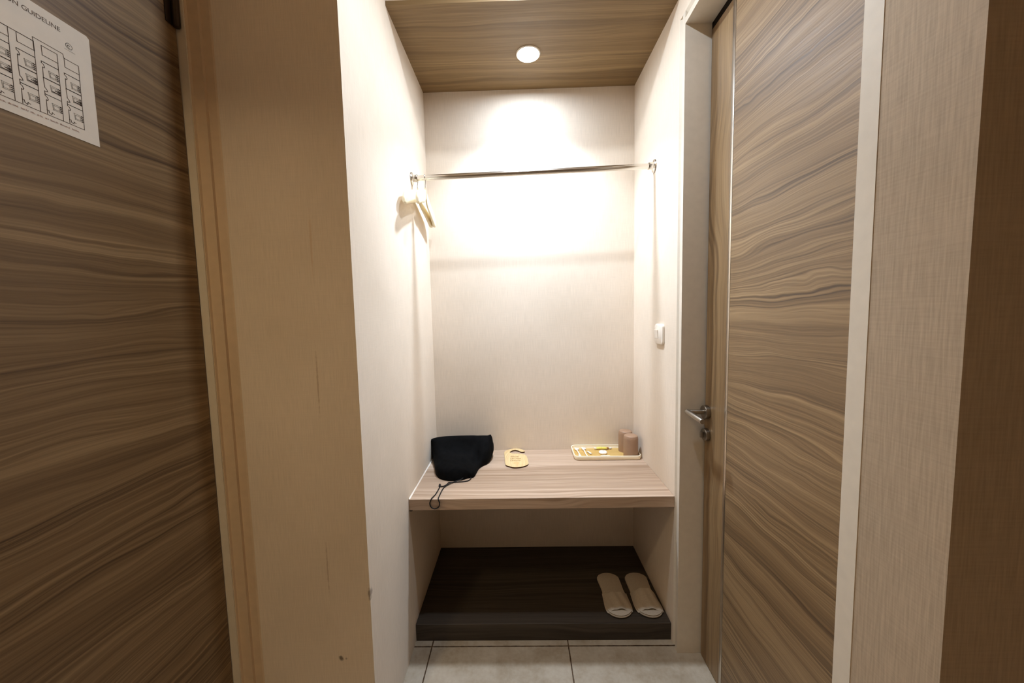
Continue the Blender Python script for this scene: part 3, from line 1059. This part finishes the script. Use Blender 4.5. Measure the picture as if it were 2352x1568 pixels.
def sachet(name, loc, rz, L, W, H, mat, label, cat, cap=None, capmat=None):
    """pillow packet with crimped ends"""
    root = empty(name, loc, label, cat, None, rz)
    bm = bmesh.new()
    nx, ny = 16, 8
    g = []
    for s in (1, -1):
        grid = []
        for i in range(nx + 1):
            row = []
            for j in range(ny + 1):
                u, v = i / nx * 2 - 1, j / ny * 2 - 1
                h = H * 0.5 * (max(0, 1 - abs(u) ** 3)) ** 0.7 * (max(0, 1 - v * v)) ** 0.6
                h *= 1 + 0.2 * noise.noise(Vector((u * 2.2 + loc[0] * 50, v * 2, s)))
                row.append(bm.verts.new((u * L / 2, v * W / 2 * (1 - 0.12 * (1 - abs(u))), H * 0.5 + s * h + 0.0003)))
            grid.append(row)
        g.append(grid)
        for i in range(nx):
            for j in range(ny):
                bm.faces.new((grid[i][j], grid[i + 1][j], grid[i + 1][j + 1], grid[i][j + 1]))
    bmesh.ops.remove_doubles(bm, verts=bm.verts, dist=0.00002)
    mesh_obj('packet', bm, mat, root, True)
    if cap:
        for (u, ln, m_) in cap:
            bm = bmesh.new()
            bevelled_box(bm, u * L / 2 - ln / 2, u * L / 2 + ln / 2, -W * 0.42, W * 0.42, H * 0.25, H * 0.72, 0.0008, 2)
            mesh_obj('crimped_end', bm, m_, root)
    return root


sachet('toothpaste_sachet', (0.4215, 1.891, ZT), 0.0, 0.062, 0.018, 0.013, MAT['yellow'], 'small yellow toothpaste sachet by the back rim of the tray', 'sachet', [(-1.04, 0.012, MAT['clear']), (1.03, 0.011, MAT['brown_print'])])
sachet('paper_sachet', (0.3485, 1.842, ZT), -1.25, 0.040, 0.013, 0.007, MAT['clear'], 'white paper sachet beside the second toothbrush on the tray', 'sachet')
sachet('clear_packet', (0.2915, 1.7975, ZT), 1.45, 0.034, 0.014, 0.009, MAT['clear'], 'small clear packet in the front left corner of the tray', 'packet')
sachet('clear_packet', (0.416, 1.7795, ZT), 0.05, 0.056, 0.014, 0.013, MAT['clear'], 'pale clear packet against the front rim of the tray', 'packet')
sachet('twisted_wrapper', (0.469, 1.893, ZT), 0.3, 0.014, 0.012, 0.010, MAT['clear'], 'clear twisted wrapper scrap by the back rim near the cups', 'wrapper')
sp = empty('wrapped_soap', (0.4165, 1.8345, ZT), 'round white wrapped soap in the middle of the tray', 'soap')
bm = bmesh.new()
lathe(bm, [(0.0, 0.0003), (0.018, 0.0003), (0.0205, 0.002), (0.0212, 0.006), (0.0200, 0.0100), (0.016, 0.0125), (0.008, 0.0135), (0.0, 0.0138)], (0, 0, 0), n=40, cap0=False, cap1=False)
smooth_by_angle(mesh_obj('soap_disc', bm, MAT['soap'], sp), 60)
bm = bmesh.new()
lathe(bm, [(0.0, 0.0134), (0.0070, 0.0130), (0.0072, 0.0140), (0.0, 0.0144)], (0, 0, 0), n=30, cap0=False, cap1=False)
mesh_obj('wrapper_seal', bm, MAT['white_plastic'], sp, True)


# ------------------------------------------------------------------ slippers
def slipper(x, y0, rz, lift, label, flat, mirror):
    """toe at local y = 0 (towards the room), heel at y = 0.262"""
    root = empty('slipper', (x, y0, ZP + 0.0006), label, 'slipper', 'pair of disposable slippers on the platform', rz)
    Lg = 0.262

    def half(t):
        # t: 0 toe .. 1 heel; inner and outer half-widths
        a = 0.056 * math.sqrt(max(0, 1 - (1 - t / 0.22) ** 2.2)) if t < 0.22 else 0.056 - 0.007 * min(1, (t - 0.22) / 0.36) + 0.005 * max(0, (t - 0.58) / 0.42)
        if t > 0.84:
            a *= math.sqrt(max(0, 1 - ((t - 0.84) / 0.16) ** 2.2))
        return a

    def outline(shrink, n=40):
        L, R = [], []
        for k in range(n + 1):
            t = 0.5 - 0.5 * math.cos(PI * k / n)
            hw = max(half(t) - shrink, 0.0005)
            cx = mirror * 0.004 * math.sin(PI * t)
            yy = shrink + t * (Lg - 2 * shrink)
            L.append((cx - hw, yy))
            R.append((cx + hw, yy))
        return L + R[::-1]

    def slab(name, z0, z1, shrink, mat, dz):
        bm = bmesh.new()
        lv = [(shrink + 0.002, z0), (shrink, z0 + 0.0015), (shrink, z1 - 0.0015), (shrink + 0.002, z1)]
        rg = []
        for s_, z_ in lv:
            rg.append([bm.verts.new((p[0], p[1], z_ + dz(p[1] / Lg))) for p in outline(s_)])
        n = len(rg[0])
        for A, B in zip(rg, rg[1:]):
            for k in range(n):
                bm.faces.new((A[k], A[(k + 1) % n], B[(k + 1) % n], B[k]))
        for rgx, flip in ((rg[0], False), (rg[-1], True)):
            h = n // 2
            for k in range(h - 1):
                f = (rgx[k], rgx[k + 1], rgx[n - 2 - k], rgx[n - 1 - k])
                bm.faces.new(f if flip else f[::-1])
        return smooth_by_angle(mesh_obj(name, bm, mat, root), 50)
    slab('sole', 0.0, 0.006, 0.0, MAT['slipper_sole'], lambda t: 0.004 * max(0, 0.25 - t) / 0.25)
    slab('insole', 0.0065, 0.0105, 0.0015, MAT['slipper'], lambda t: 0.0055 * max(0, 0.25 - t) / 0.25)
    # upper: one arched band from side to side, open at the toe
    bm = bmesh.new()
    nu, nv = 22, 12
    outer, inner = [], []
    for i in range(nv + 1):
        v = i / nv
        t = 0.115 + 0.30 * v
        arch = (0.010 + (0.012 if flat else 0.030) * v ** 1.2)
        ro, ri = [], []
        for k in range(nu + 1):
            u = k / nu * 2 - 1
            hw = half(t) + 0.0025
            cx = mirror * 0.004 * math.sin(PI * t)
            # rear edge dips in the middle, side corners reach back
            yy = t * Lg + (0.022 * abs(u) ** 3 * v) - 0.004 * (1 - v) * abs(u)
            zz = 0.005 + arch * (1 - abs(u) ** 2.6) + 0.006 * (1 - abs(u)) + (0.002 * math.sin(9 * u + 4 * v))
            ro.append(bm.verts.new((cx + hw * math.copysign(abs(u) ** 0.92, u), yy, zz + 0.0016)))
            ri.append(bm.verts.new((cx + (hw - 0.0016) * math.copysign(abs(u) ** 0.92, u), yy, zz)))
        outer.append(ro)
        inner.append(ri)
    for i in range(nv):
        for k in range(nu):
            bm.faces.new((outer[i][k], outer[i][k + 1], outer[i + 1][k + 1], outer[i + 1][k]))
            bm.faces.new((inner[i][k], inner[i + 1][k], inner[i + 1][k + 1], inner[i][k + 1]))
    for G in (0, nv):
        for k in range(nu):
            bm.faces.new((outer[G][k], inner[G][k], inner[G][k + 1], outer[G][k + 1]))
    for k in (0, nu):
        for i in range(nv):
            bm.faces.new((outer[i][k], outer[i + 1][k], inner[i + 1][k], inner[i][k]))
    smooth_by_angle(mesh_obj('upper_band', bm, MAT['slipper'], root), 55)
    return root


slipper(0.4020, 1.437, 0.02, 0, 'white open-toe slipper on the left of the pair, upper pressed flat', True, 1)
slipper(0.5330, 1.437, 0.0, 0, 'white open-toe slipper beside the right wall, upper standing arched', False, -1)

bpy.context.view_layer.update()
